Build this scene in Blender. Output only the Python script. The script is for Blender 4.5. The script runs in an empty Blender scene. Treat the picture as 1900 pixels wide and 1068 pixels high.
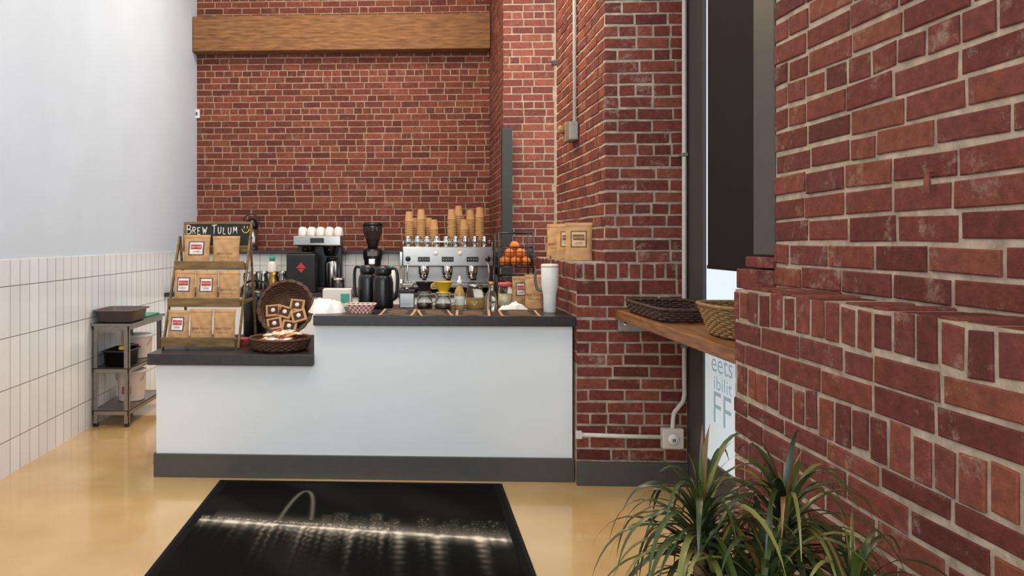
import bpy, bmesh, math, random
import numpy as np
from mathutils import Vector, Matrix, noise
pi=math.pi
random.seed(7)
sc=bpy.context.scene
COLL=sc.collection
# ---------------------------------------------------------------- camera model (room surveyed from it)
FPX=1400.0; YAW=math.radians(2.35); CAMZ=1.42
_s,_c=math.sin(YAW),math.cos(YAW)
def X(b,Y):
    u=(b-703)/FPX
    return Y*(u*_c-_s)/(_c+u*_s)
def Z(v,Y,x=0.0):
    return CAMZ-(v-445)*(Y*_c-x*_s)/FPX
def S(r,g,b):
    f=lambda c:(c/255/12.92 if c/255<=.04045 else ((c/255+.055)/1.055)**2.4)
    return (f(r),f(g),f(b),1)
# ---------------------------------------------------------------- materials
def base(name):
    m=bpy.data.materials.new(name); m.use_nodes=True
    nt=m.node_tree; b=nt.nodes['Principled BSDF']
    return m,nt,b
def pmat(name,c,rough=.5,metal=0,var=.1,scale=15,bump=0,trans=0,emit=0,stretch=None,c2=None,attr=None,coat=0,bscale=None,spec=None):
    m,nt,b=base(name); N=nt.nodes; L=nt.links
    tc=N.new('ShaderNodeTexCoord'); mp=N.new('ShaderNodeMapping')
    if stretch: mp.inputs['Scale'].default_value=stretch
    L.new(tc.outputs['Object'],mp.inputs['Vector'])
    nz=N.new('ShaderNodeTexNoise'); nz.inputs['Scale'].default_value=scale; nz.inputs['Detail'].default_value=5
    L.new(mp.outputs[0],nz.inputs['Vector'])
    mx=N.new('ShaderNodeMix'); mx.data_type='RGBA'
    mr=N.new('ShaderNodeMapRange'); mr.inputs[1].default_value=.3; mr.inputs[2].default_value=.7
    L.new(nz.outputs['Fac'],mr.inputs[0]); L.new(mr.outputs[0],mx.inputs[0])
    a=[max(0,x*(1-var)) for x in c[:3]]+[1]
    d=c2 if c2 else [min(1,x*(1+var)) for x in c[:3]]+[1]
    mx.inputs[6].default_value=a; mx.inputs[7].default_value=d
    out=mx.outputs[2]
    if attr:
        at=N.new('ShaderNodeAttribute'); at.attribute_name=attr
        m2=N.new('ShaderNodeMix'); m2.data_type='RGBA'; m2.blend_type='MULTIPLY'; m2.inputs[0].default_value=1
        L.new(out,m2.inputs[6]); L.new(at.outputs['Color'],m2.inputs[7]); out=m2.outputs[2]
    L.new(out,b.inputs['Base Color'])
    b.inputs['Roughness'].default_value=rough; b.inputs['Metallic'].default_value=metal
    b.inputs['Transmission Weight'].default_value=trans
    b.inputs['Coat Weight'].default_value=coat
    if spec is not None: b.inputs['Specular IOR Level'].default_value=spec
    if trans: b.inputs['IOR'].default_value=1.3
    if emit:
        L.new(out,b.inputs['Emission Color']); b.inputs['Emission Strength'].default_value=emit
    if bump:
        bp=N.new('ShaderNodeBump'); bp.inputs['Strength'].default_value=bump; bp.inputs['Distance'].default_value=.01
        if bscale:
            n2=N.new('ShaderNodeTexNoise'); n2.inputs['Scale'].default_value=bscale; n2.inputs['Detail'].default_value=6
            L.new(mp.outputs[0],n2.inputs['Vector']); L.new(n2.outputs['Fac'],bp.inputs['Height'])
        else: L.new(nz.outputs['Fac'],bp.inputs['Height'])
        L.new(bp.outputs[0],b.inputs['Normal'])
    return m
def brickmat(name,smear=.35,lo=.58,s1=45,bs=.55,s2=6):
    m,nt,b=base(name); N=nt.nodes; L=nt.links
    tc=N.new('ShaderNodeTexCoord'); at=N.new('ShaderNodeAttribute'); at.attribute_name='Col'
    n1=N.new('ShaderNodeTexNoise'); n1.inputs['Scale'].default_value=s1; n1.inputs['Detail'].default_value=9; n1.inputs['Roughness'].default_value=.65
    n2=N.new('ShaderNodeTexNoise'); n2.inputs['Scale'].default_value=s2; n2.inputs['Detail'].default_value=10; n2.inputs['Roughness'].default_value=.8
    for n in (n1,n2): L.new(tc.outputs['Object'],n.inputs['Vector'])
    mr=N.new('ShaderNodeMapRange'); mr.inputs[1].default_value=.25; mr.inputs[2].default_value=.75; mr.inputs[3].default_value=.55; mr.inputs[4].default_value=1.32
    L.new(n1.outputs['Fac'],mr.inputs[0])
    mu=N.new('ShaderNodeVectorMath'); mu.operation='SCALE'
    L.new(at.outputs['Color'],mu.inputs[0]); L.new(mr.outputs[0],mu.inputs['Scale'])
    r2=N.new('ShaderNodeMapRange'); r2.inputs[1].default_value=lo; r2.inputs[2].default_value=lo+.12; r2.inputs[3].default_value=0; r2.inputs[4].default_value=smear
    L.new(n2.outputs['Fac'],r2.inputs[0])
    mx=N.new('ShaderNodeMix'); mx.data_type='RGBA'; mx.inputs[7].default_value=S(168,146,128)
    L.new(r2.outputs[0],mx.inputs[0]); L.new(mu.outputs[0],mx.inputs[6])
    L.new(mx.outputs[2],b.inputs['Base Color']); b.inputs['Roughness'].default_value=.8; b.inputs['Specular IOR Level'].default_value=.3
    bp=N.new('ShaderNodeBump'); bp.inputs['Strength'].default_value=bs; bp.inputs['Distance'].default_value=.006
    L.new(n1.outputs['Fac'],bp.inputs['Height']); L.new(bp.outputs[0],b.inputs['Normal'])
    return m
def tilemat(name,axis,w,h,c,g):
    m,nt,b=base(name); N=nt.nodes; L=nt.links
    tc=N.new('ShaderNodeTexCoord'); sp=N.new('ShaderNodeSeparateXYZ'); cb=N.new('ShaderNodeCombineXYZ')
    zo=N.new('ShaderNodeMath'); zo.operation='ADD'; zo.inputs[1].default_value=.10
    L.new(tc.outputs['Object'],sp.inputs[0]); L.new(sp.outputs[axis],cb.inputs[0]); L.new(sp.outputs[2],zo.inputs[0]); L.new(zo.outputs[0],cb.inputs[1])
    br=N.new('ShaderNodeTexBrick'); br.offset=0; br.inputs['Scale'].default_value=1
    br.inputs['Brick Width'].default_value=w; br.inputs['Row Height'].default_value=h
    br.inputs['Mortar Size'].default_value=.0028; br.inputs['Mortar Smooth'].default_value=.1
    br.inputs['Color1'].default_value=c; br.inputs['Color2'].default_value=[x*.93 for x in c[:3]]+[1]; br.inputs['Mortar'].default_value=g
    L.new(cb.outputs[0],br.inputs['Vector']); L.new(br.outputs['Color'],b.inputs['Base Color'])
    b.inputs['Roughness'].default_value=.18
    nz=N.new('ShaderNodeTexNoise'); nz.inputs['Scale'].default_value=8; L.new(tc.outputs['Object'],nz.inputs['Vector'])
    ad=N.new('ShaderNodeMath'); ad.operation='MULTIPLY_ADD'; ad.inputs[1].default_value=-1.0
    L.new(br.outputs['Fac'],ad.inputs[0]); L.new(nz.outputs['Fac'],ad.inputs[2])
    bp=N.new('ShaderNodeBump'); bp.inputs['Strength'].default_value=.25; bp.inputs['Distance'].default_value=.004
    L.new(ad.outputs[0],bp.inputs['Height']); L.new(bp.outputs[0],b.inputs['Normal'])
    return m
def panemat(name):
    m,nt,b=base(name); N=nt.nodes; L=nt.links
    t=N.new('ShaderNodeBsdfTransparent'); g=N.new('ShaderNodeBsdfGlossy'); g.inputs['Roughness'].default_value=.02
    mx=N.new('ShaderNodeMixShader'); mx.inputs[0].default_value=.06
    L.new(t.outputs[0],mx.inputs[1]); L.new(g.outputs[0],mx.inputs[2]); L.new(mx.outputs[0],N['Material Output'].inputs[0])
    return m
M={}
M['brick']=brickmat('brick_red',.6,.55,34,1.0,8); M['brickfar']=brickmat('brick_red_far',.4,.56,30,.7,9)
M['mortar']=pmat('mortar',S(166,150,132),.95,var=.28,scale=22,bump=1.0)
M['mortarfar']=pmat('mortar_far',S(158,134,112),.95,var=.22,scale=18,bump=.4)
M['paint']=pmat('wall_paint',S(214,226,240),.5,var=.03,scale=2)
M['tileL']=tilemat('tile_left',1,.118,.31,S(242,243,247),S(128,124,122))
M['tileB']=tilemat('tile_back',0,.118,.31,S(222,220,216),S(128,122,118))
M['floor']=pmat('polished_concrete',S(196,158,102),.15,var=.08,scale=1.6,c2=S(212,180,128),bump=.02,coat=.35)
M['ceil']=pmat('ceiling_paint',S(210,208,204),.8,var=.03)
M['beam']=pmat('beam_wood',S(106,68,38),.8,var=.15,scale=8,stretch=(.7,3,5),c2=S(152,106,64),bump=.5)
M['shelfwood']=pmat('shelf_wood',S(116,72,38),.5,var=.25,scale=9,stretch=(6,.6,6),c2=S(156,106,62),bump=.15)
M['rackwood']=pmat('rack_wood',S(104,80,40),.6,var=.3,scale=8,stretch=(1,5,5),c2=S(138,108,60),bump=.1)
M['white']=pmat('counter_white',S(222,227,229),.5,var=.015,scale=3)
M['dgray']=pmat('trim_gray',S(74,71,68),.5,var=.06)
M['postgray']=pmat('post_gray',S(40,40,40),.6,var=.1)
M['worktop']=pmat('worktop_charcoal',S(40,37,37),.35,var=.25,scale=40)
M['black']=pmat('black_plastic',S(16,16,17),.3,var=.1)
M['blind']=pmat('blind_fabric',S(30,28,30),.85,var=.1,scale=60,spec=.2)
M['steel']=pmat('brushed_steel',S(162,160,156),.24,1,var=.08,scale=30,stretch=(1,1,8))
M['cartsteel']=pmat('cart_steel',S(138,130,122),.3,1,var=.1,scale=30)
M['chrome']=pmat('chrome',S(215,213,210),.12,1,var=.03)
M['galv']=pmat('galvanised',S(150,146,138),.4,.6,var=.12,scale=30)
M['pipe']=pmat('conduit_metal',S(206,202,194),.45,0,var=.06,scale=30)
M['wplastic']=pmat('white_plastic',S(225,224,218),.4,var=.03)
M['porc']=pmat('porcelain',S(232,230,224),.25,var=.02)
M['kraft']=pmat('kraft_paper',S(186,144,98),.7,var=.1,scale=12,bump=.25,bscale=14)
M['kraftdk']=pmat('kraft_print',S(112,74,40),.7,var=.05)
M['kraftlt']=pmat('kraft_light_print',S(206,176,140),.7,var=.05)
M['cup']=pmat('cup_kraft',S(180,138,90),.7,var=.06)
M['blue']=pmat('label_blue',S(44,52,92),.6,var=.04)
M['red']=pmat('label_red',S(176,50,48),.6,var=.05)
M['lwhite']=pmat('label_white',S(226,216,204),.6,var=.03)
M['chalk']=pmat('chalk',S(235,232,222),.9,var=.1)
M['chalky']=pmat('chalk_yellow',S(220,196,70),.9,var=.1)
M['board']=pmat('chalkboard',S(24,26,27),.7,var=.2)
M['wickerd']=pmat('wicker_dark',S(66,44,32),.65,var=.4,scale=60)
M['wickerm']=pmat('wicker_brown',S(84,52,32),.6,var=.4,scale=60)
M['wickerl']=pmat('wicker_tan',S(146,114,70),.65,var=.3,scale=60)
M['rust']=pmat('rusty_iron',S(112,58,44),.8,var=.3,scale=60)
M['glass']=pmat('clear_glass',S(240,244,240),.03,var=0,trans=1)
M['smoke']=pmat('smoked_plastic',S(90,84,80),.1,var=0,trans=.85)
M['coffee']=pmat('coffee',S(70,34,16),.15,var=.1)
M['amber']=pmat('syrup',S(186,150,84),.15,var=.1)
M['cloth']=pmat('white_cloth',S(232,230,224),.9,var=.03,scale=30,bump=.15)
M['yellow']=pmat('yellow_ceramic',S(206,170,30),.3,var=.04)
M['orange']=pmat('orange_peel',S(226,120,26),.45,var=.12,scale=60,bump=.2)
M['green']=pmat('green_board',S(66,156,126),.5,var=.05)
M['grayp']=pmat('gray_plastic',S(92,84,82),.5,var=.05)
M['pail']=pmat('pail_plastic',S(226,208,196),.35,var=.04)
M['pink']=pmat('pink_print',S(196,84,84),.5,var=.05)
M['cookie']=pmat('cookie',S(196,140,80),.7,var=.25,scale=50,bump=.3)
M['cello']=pmat('cellophane',S(226,212,178),.15,var=.15,scale=30)
M['leaf']=pmat('leaf',S(235,235,235),.35,var=.15,scale=20,attr='Col',spec=.45)
M['stem']=pmat('stem',S(120,98,70),.8,var=.3,scale=40,bump=.3)
M['pot']=pmat('pot_ceramic',S(60,58,56),.5,var=.1)
M['soil']=pmat('soil',S(48,34,24),.95,var=.4,scale=60,bump=.5)
M['film']=pmat('window_film',S(212,224,230),.6,var=.08,scale=4,emit=.45)
M['filmtxt']=pmat('film_letter',S(164,188,198),.6,var=.04,emit=.3)
M['pane']=panemat('window_pane')
M['matrub']=pmat('mat_rubber',S(24,24,26),.85,var=.1,spec=.15)
M['matpile']=pmat('mat_pile',S(255,255,255),1,var=.25,scale=200,attr='Col',bump=.3,spec=.06)
M['walk']=pmat('sidewalk_concrete',S(190,188,182),.9,var=.08)
M['dkmetal']=pmat('dark_metal',S(50,48,46),.35,.7,var=.1)
M['brass']=pmat('brass',S(176,140,70),.25,1,var=.1)
# ---------------------------------------------------------------- mesh builder
_txt={}
def text_geo(s,size):
    k=(s,)
    if k not in _txt:
        cu=bpy.data.curves.new('t','FONT'); cu.body=s; cu.size=1; cu.align_x='CENTER'; cu.align_y='CENTER'; cu.resolution_u=3
        o=bpy.data.objects.new('t',cu); COLL.objects.link(o)
        dg=bpy.context.evaluated_depsgraph_get()
        me=bpy.data.meshes.new_from_object(o.evaluated_get(dg))
        _txt[k]=([tuple(v.co) for v in me.vertices],[tuple(p.vertices) for p in me.polygons])
        bpy.data.objects.remove(o); bpy.data.curves.remove(cu); bpy.data.meshes.remove(me)
    v,f=_txt[k]
    return [(a*size,b*size) for a,b,_ in v],f
def cat(pts,k=6,closed=False):
    P=[Vector(p) for p in pts]; n=len(P); out=[]
    rng=range(n if closed else n-1)
    for i in rng:
        if closed: p0,p1,p2,p3=P[i-1],P[i],P[(i+1)%n],P[(i+2)%n]
        else: p0,p1,p2,p3=P[max(i-1,0)],P[i],P[i+1],P[min(i+2,n-1)]
        for j in range(k):
            t=j/k
            out.append(.5*((2*p1)+(p2-p0)*t+(2*p0-5*p1+4*p2-p3)*t*t+(3*p1-p0-3*p2+p3)*t**3))
    if not closed: out.append(P[-1])
    return out
class MB:
    def __init__(s,M=None):
        s.v=[];s.f=[];s.mi=[];s.sm=[];s.col=[];s.M=M or Matrix()
    def add(s,vs,fs,m=0,smooth=False,col=(1,1,1)):
        o=len(s.v)
        s.v+=[tuple(s.M@Vector(p)) for p in vs]
        for f in fs:
            s.f.append(tuple(i+o for i in f)); s.mi.append(m); s.sm.append(smooth); s.col.append(col)
        return s
    def box(s,x0,x1,y0,y1,z0,z1,m=0,bv=0):
        if bv:
            bm=bmesh.new(); bmesh.ops.create_cube(bm,size=1)
            for v in bm.verts: v.co=Vector(((x0+x1)/2+v.co.x*(x1-x0),(y0+y1)/2+v.co.y*(y1-y0),(z0+z1)/2+v.co.z*(z1-z0)))
            bmesh.ops.bevel(bm,geom=bm.edges[:],offset=bv,segments=2,affect='EDGES',profile=.5)
            bm.verts.index_update()
            s.add([v.co[:] for v in bm.verts],[[v.index for v in f.verts] for f in bm.faces],m); bm.free()
        else:
            s.add([(x,y,z) for x in(x0,x1) for y in(y0,y1) for z in(z0,z1)],
              [(0,1,3,2),(4,6,7,5),(0,4,5,1),(2,3,7,6),(0,2,6,4),(1,5,7,3)],m)
        return s
    def lathe(s,prof,m=0,seg=24,c=(0,0,0),cap=True,sq=None):
        vs=[];fs=[]
        for r,z in prof:
            for i in range(seg):
                a=2*pi*i/seg; ca,sa=math.cos(a),math.sin(a)
                if sq:
                    k=(abs(ca)**sq+abs(sa)**sq)**(-1/sq); ca*=k; sa*=k
                vs.append((c[0]+r*ca,c[1]+r*sa,c[2]+z))
        n=len(prof)
        for j in range(n-1):
            for i in range(seg):
                i2=(i+1)%seg
                fs.append((j*seg+i,j*seg+i2,(j+1)*seg+i2,(j+1)*seg+i))
        s.add(vs,fs,m,True)
        if cap:
            o=len(s.v)-len(vs)
            s.f.append(tuple(o+i for i in range(seg))); s.mi.append(m); s.sm.append(False); s.col.append((1,1,1))
            s.f.append(tuple(o+(n-1)*seg+i for i in range(seg))); s.mi.append(m); s.sm.append(False); s.col.append((1,1,1))
        return s
    def tube(s,pts,r,m=0,seg=8,closed=False,col=(1,1,1)):
        P=[Vector(p) for p in pts]; n=len(P); vs=[];fs=[];nrm=None
        for i in range(n):
            if closed: t=P[(i+1)%n]-P[i-1]
            else: t=P[min(i+1,n-1)]-P[max(i-1,0)]
            if t.length<1e-9: t=Vector((0,0,1))
            t.normalize()
            if nrm is None:
                a=Vector((0,0,1)) if abs(t.z)<.9 else Vector((1,0,0)); nrm=t.cross(a).normalized()
            nrm=nrm-t*nrm.dot(t)
            if nrm.length<1e-6: nrm=t.orthogonal()
            nrm.normalize(); b=t.cross(nrm); rr=r[min(i,len(r)-1)] if isinstance(r,(list,tuple)) else r
            for k in range(seg):
                a=2*pi*k/seg; vs.append(tuple(P[i]+(nrm*math.cos(a)+b*math.sin(a))*rr))
        for i in range(n if closed else n-1):
            j=(i+1)%n
            for k in range(seg):
                k2=(k+1)%seg; fs.append((i*seg+k,i*seg+k2,j*seg+k2,j*seg+k))
        if not closed:
            fs.append(tuple(range(seg))); fs.append(tuple((n-1)*seg+k for k in range(seg)))
        return s.add(vs,fs,m,True,col)
    def grid(s,fn,nu,nv,m=0,smooth=True,col=(1,1,1)):
        vs=[tuple(fn(i/nu,j/nv)) for j in range(nv+1) for i in range(nu+1)]
        fs=[(j*(nu+1)+i,j*(nu+1)+i+1,(j+1)*(nu+1)+i+1,(j+1)*(nu+1)+i) for j in range(nv) for i in range(nu)]
        return s.add(vs,fs,m,smooth,col)
    def sphere(s,r,c=(0,0,0),m=0,seg=16,rings=10,sz=1):
        pr=[(max(r*math.sin(pi*i/rings),.0004),-r*math.cos(pi*i/rings)*sz) for i in range(rings+1)]
        return s.lathe(pr,m,seg,c)
    def text(s,t,size,fn,m=0,sx=1):
        v,f=text_geo(t,size)
        return s.add([tuple(fn(a*sx,b)) for a,b in v],f,m)
    def build(s,name,mats,parent=None,loc=None,rot=None,usecol=False,normals=True):
        me=bpy.data.meshes.new(name); me.from_pydata(s.v,[],s.f)
        for k in mats: me.materials.append(M[k] if isinstance(k,str) else k)
        me.polygons.foreach_set('material_index',s.mi); me.polygons.foreach_set('use_smooth',s.sm)
        if usecol:
            a=me.attributes.new('Col','FLOAT_COLOR','FACE')
            a.data.foreach_set('color',[x for c in s.col for x in (c[0],c[1],c[2],1)])
        if normals and not usecol:
            bm=bmesh.new(); bm.from_mesh(me); bmesh.ops.recalc_face_normals(bm,faces=bm.faces); bm.to_mesh(me); bm.free()
        me.update()
        o=bpy.data.objects.new(name,me); COLL.objects.link(o)
        if parent: o.parent=parent
        if loc is not None: o.location=loc
        if rot is not None: o.rotation_euler=rot
        return o
def tag(o,label,cat_,group=None,kind=None):
    o['label']=label; o['category']=cat_
    if group: o['group']=group
    if kind: o['kind']=kind
    return o
def thing(name,label,cat_,loc,rz=0,group=None,rx=0):
    e=bpy.data.objects.new(name,None); e.empty_display_size=.05; COLL.objects.link(e)
    e.location=loc; e.rotation_euler=(rx,0,rz)
    return tag(e,label,cat_,group)
def struct(o,label=None):
    o['kind']='structure'
    if label: o['label']=label
    return o
def dup(root,loc,rz=None,label=None,rx=None,scale=None):
    def rec(o,par):
        n=o.copy(); COLL.objects.link(n)
        if par: n.parent=par
        for ch in list(o.children): rec(ch,n)
        return n
    n=rec(root,None); n.location=loc
    e=list(n.rotation_euler)
    if rz is not None: e[2]=rz
    if rx is not None: e[0]=rx
    n.rotation_euler=e
    if scale: n.scale=scale if isinstance(scale,(tuple,list)) else (scale,)*3
    if label: n['label']=label
    return n
# ---------------------------------------------------------------- brickwork
def bricks(mb,o,u,n,L,z0,z1,h=.069,bl=.2,mo=.012,p=.006,special=(),seed=1,rag=.002,hdr=6,pal=None,bright=1,edge=.002,var=.14):
    rnd=random.Random(seed); o=Vector(o); u=Vector(u); n=Vector(n); up=Vector((0,0,1))
    z=z0; row=0; sp=sorted(special)
    while z<z1-.02:
        hh=h; soldier=False
        if sp and sp[0][0]-z<h*.5:
            hh=sp[0][1]-z; soldier=True; sp=sp[1:]
        elif sp and sp[0][0]-z<h*1.5: hh=sp[0][0]-z
        zt=min(z+hh,z1)
        header=(row%hdr==hdr-1)
        x=-rnd.random()*.03-(bl*.5 if row%2 else 0)
        if soldier: x=-rnd.random()*.05
        while x<L:
            if soldier: w=.068+rnd.uniform(-.009,.009)
            elif header: w=bl*.5+rnd.uniform(-.006,.006)
            else: w=(bl if rnd.random()>.13 else bl*.52)+rnd.uniform(-.012,.012)
            a=max(x,0); b=min(x+w-mo,L); x+=w
            if b-a<.02: continue
            j=lambda k=1.0: rnd.uniform(-rag,rag)*k
            pz=p+rnd.uniform(-.45,.3)*p; kk=2.4 if soldier else 1.2
            bot=z+mo*.5+j(kk); top=zt-mo*.5+j(kk)
            tilt=j(.7)
            e=edge
            c=[(a+j(.5),bot+tilt),(b+j(.5),bot-tilt),(b+j(.5),top-tilt),(a+j(.5),top+tilt)]
            if a<=0: c[0]=(a,c[0][1]); c[3]=(a,c[3][1])
            if b>=L: c[1]=(b,c[1][1]); c[2]=(b,c[2][1])
            cx=(a+b)/2; cz=(bot+top)/2
            def ring(ins,d):
                return [tuple(o+u*(q[0]+(ins if q[0]<cx else -ins))+up*(q[1]+(ins if q[1]<cz else -ins))+n*d) for q in c]
            vs=ring(0,0)+ring(.0,pz*.6)+ring(e,pz)
            k=rnd.choice(pal); f=rnd.uniform(1-var,1+var)*bright
            mb.add(vs,[(0,1,5,4),(1,2,6,5),(2,3,7,6),(3,0,4,7),(4,5,9,8),(5,6,10,9),(6,7,11,10),(7,4,8,11),(8,9,10,11)],0,False,(k[0]*f,k[1]*f,k[2]*f))
        z=zt; row+=1
# ================================================================ ROOM SHELL
XL=-2.43; YB=8.53
H=5.0
mb=MB(); mb.box(-2.6,1.9,-3,8.8,-.1,0); struct(mb.build('floor',['floor']),'polished warm tan concrete floor')
mb=MB(); mb.box(-2.6,1.9,-1.0,8.8,H,H+.1); struct(mb.build('ceiling',['ceil']),'pale painted ceiling')
mb=MB(); mb.box(XL-.15,XL,-3,8.7,1.30,H,0); mb.box(XL-.15,XL+.006,-3,8.7,0,1.30,1)
struct(mb.build('wall_left',['paint','tileL'],usecol=False),'pale blue-white painted wall with white tiled wainscot')
farpal=[S(120,62,49),S(108,54,43),S(127,68,52),S(100,50,41),S(114,58,46)]
mb=MB(); mb.box(XL,1.9,YB,8.7,0,H,1); bricks(mb,(XL,YB,0),(1,0,0),(0,-1,0),3.36,1.2,H,h=.0715,bl=.205,mo=.012,p=.004,seed=3,rag=.0014,pal=farpal,hdr=6,var=.14)
struct(mb.build('wall_back',['brickfar','mortarfar'],usecol=True),'old red brick wall with pale mortar')
mb=MB(); mb.box(XL+.006,.88,8.27,8.50,0,1.27,0)
struct(mb.build('wall_half',['tileB']),'white tiled half wall')
mb=MB(); mb.box(XL+.01,.88,8.22,8.515,1.27,1.305,0,.004); struct(mb.build('trim_1',['worktop']),'dark cap on tiled half wall')
mb=MB(); PX,PY=.895,7.27
mb.box(PX,1.376,PY,YB,0,H,1)
bricks(mb,(PX,PY,0),(1,0,0),(0,-1,0),.481,.6,H,h=.0715,bl=.205,mo=.0125,p=.004,seed=5,rag=.0014,pal=farpal)
bricks(mb,(PX,YB,0),(0,-1,0),(-1,0,0),YB-PY,1.2,H,h=.0715,bl=.205,mo=.0125,p=.004,seed=6,rag=.0014,pal=farpal)
struct(mb.build('wall_pilaster',['brickfar','mortarfar'],usecol=True),'red brick pilaster by tall side window')
mb=MB(); mb.box(1.30,1.75,5.86,7.27,0,1.29,1); bricks(mb,(1.30,7.27,0),(0,-1,0),(-1,0,0),1.41,.7,1.29,seed=8,pal=farpal)
struct(mb.build('wall_window_sill',['brickfar','mortarfar'],usecol=True),'low brick wall below side window')
mb=MB()
for y0,y1 in((5.88,5.94),(7.19,7.25),(6.54,6.60)): mb.box(1.56,1.64,y0,y1,1.29,H)
mb.box(1.56,1.64,5.94,7.19,1.29,1.35); mb.box(1.56,1.64,5.94,7.19,2.9,2.96)
mb.box(1.596,1.604,5.94,7.19,1.35,H,1)
struct(mb.build('window_2',['dgray','pane']),'tall dark framed side window')
mb=MB(); mb.box(1.376,1.9,7.27,8.7,0,H); struct(mb.build('wall_right_rear',['mortarfar']),'masonry behind pilaster')
palm=[S(120,60,47),S(108,51,43),S(127,67,52),S(100,47,40),S(114,55,45)]
mb=MB(); YP=4.44
xlo,xup,xr=.972,1.135,1.60
mb.box(xlo,xr+.015,YP,5.86,0,1.29,1); mb.box(xup,xr+.015,YP,5.86,1.29,H,1)
K=dict(h=.0688,bl=.2,mo=.0135,p=.006,rag=.0024,pal=palm)
bricks(mb,(xlo,YP,0),(1,0,0),(0,-1,0),xr-xlo,.0,1.29,seed=11,special=[(1.19,1.29)],**K)
bricks(mb,(xup,YP,0),(1,0,0),(0,-1,0),xr-xup,1.29,H,seed=12,hdr=5,**K)
bricks(mb,(xup,5.86,0),(0,-1,0),(-1,0,0),5.86-YP,1.29,H,seed=13,**K)
bricks(mb,(xlo,5.86,0),(0,-1,0),(-1,0,0),5.86-YP,.7,1.29,seed=14,special=[(1.19,1.29)],**K)
struct(mb.build('wall_pillar',['brick','mortar'],usecol=True),'red brick pillar with stepped ledge')
mb=MB(); mb.box(xlo-.005,xr,YP-.035,YP-.011,0,.135,0,.003); struct(mb.build('baseboard_pillar',['dgray']),'dark gray baseboard on pillar')
# near right wall
paln=[S(114,57,45),S(104,49,41),S(124,67,52),S(96,45,38),S(118,61,49),S(108,55,47)]
XN,XU=1.0,1.15
mb=MB(); mb.box(XN,1.9,-1,2.36,0,1.27,1); mb.box(XU,1.9,-1,2.42,1.27,H,1)
K=dict(mo=.0135,p=.0055,rag=.0032,pal=paln,edge=.003,var=.12)
bricks(mb,(XN,2.36,0),(0,-1,0),(-1,0,0),2.9,0,1.275,h=.066,bl=.205,seed=21,special=[(.33,.43),(.945,1.045),(1.175,1.275)],hdr=20,**K)
bricks(mb,(XU,2.42,0),(0,-1,0),(-1,0,0),2.9,1.275,3.6,h=.0688,bl=.205,seed=22,hdr=9,**K)
bricks(mb,(XN,2.36,0),(1,0,0),(0,1,0),.5,0,1.275,h=.066,bl=.2,seed=23,special=[(1.175,1.275)],**K)
rr=random.Random(4); y=2.36
while y>-.4:
    d=.068+rr.uniform(-.01,.01); f=rr.uniform(.7,1.05); k=rr.choice(paln); q0=rr.uniform(0,.018)
    o=len(mb.f); mb.box(XN+.004+q0,XU,y-d+.014,y,1.26,1.276+rr.uniform(-.007,.006),0,.004)
    for q in range(o,len(mb.f)): mb.col[q]=(k[0]*f,k[1]*f,k[2]*f)
    y-=d
for (xa,za,zb) in((1.09,1.26,1.325),(1.12,1.33,1.365)):
    o=len(mb.f); mb.box(xa,1.32,2.42,2.57,za,zb,0,.004)
    for q in range(o,len(mb.f)): mb.col[q]=S(112,54,46)[:3]
struct(mb.build('wall_right',['brick','mortar'],usecol=True),'weathered red brick wall with projecting rowlock ledge')
mb=MB(); mb.box(1.15,1.62,2.435,2.58,1.37,H,0,.004); struct(mb.build('trim_2',['dgray']),'dark gray window jamb post')
# large window
mb=MB(); mb.box(1.602,1.622,4.20,4.435,0,H); mb.box(1.60,1.68,2.36,4.20,0,.24); mb.box(1.60,1.66,2.36,4.20,1.0,1.05); mb.box(1.60,1.68,2.36,2.6,.24,H)
mb.box(1.625,1.632,2.6,4.4,.24,H,1)
w=struct(mb.build('window_1',['dgray','pane']),'dark framed storefront window')
mb=MB(); mb.box(1.614,1.620,2.6,4.198,.24,1.0); mb.build('window_film',['film'],parent=w)
mb=MB()
tf=lambda yc,zc:(lambda a,b:(1.611,yc-a,zc+b))
mb.text('eets',.15,tf(3.97,.77),0,1.1); mb.text('ibilit',.10,tf(3.96,.665),0,1.35); mb.text('FF',.24,tf(3.97,.53),0,1.1)
mb.build('lettering',['filmtxt'],parent=w)
mb=MB(); mb.box(1.9,9,-3,12,-.12,-.02); struct(mb.build('trim_9',['walk']),'concrete sidewalk outside the window')
mb=MB(); mb.box(XL+.005,.885,8.33,8.512,3.525,3.915,0,.01); struct(mb.build('trim_3',['beam']),'rough honey-coloured timber beam')
mb=MB(); mb.box(.868,.965,7.15,7.235,0,2.47,0,.004); struct(mb.build('trim_4',['postgray']),'dark gray steel post')
e=thing('roller_blind','black fabric roller blind drawn over the window','blind',(1.565,3.28,1.29))
MB().box(-.004,.002,-.69,.745,0,3.6).build('blind_fabric',['blind'],e)
MB().box(-.010,.008,-.69,.745,-.02,.0,0,.004).build('bottom_bar',['black'],e)
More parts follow.
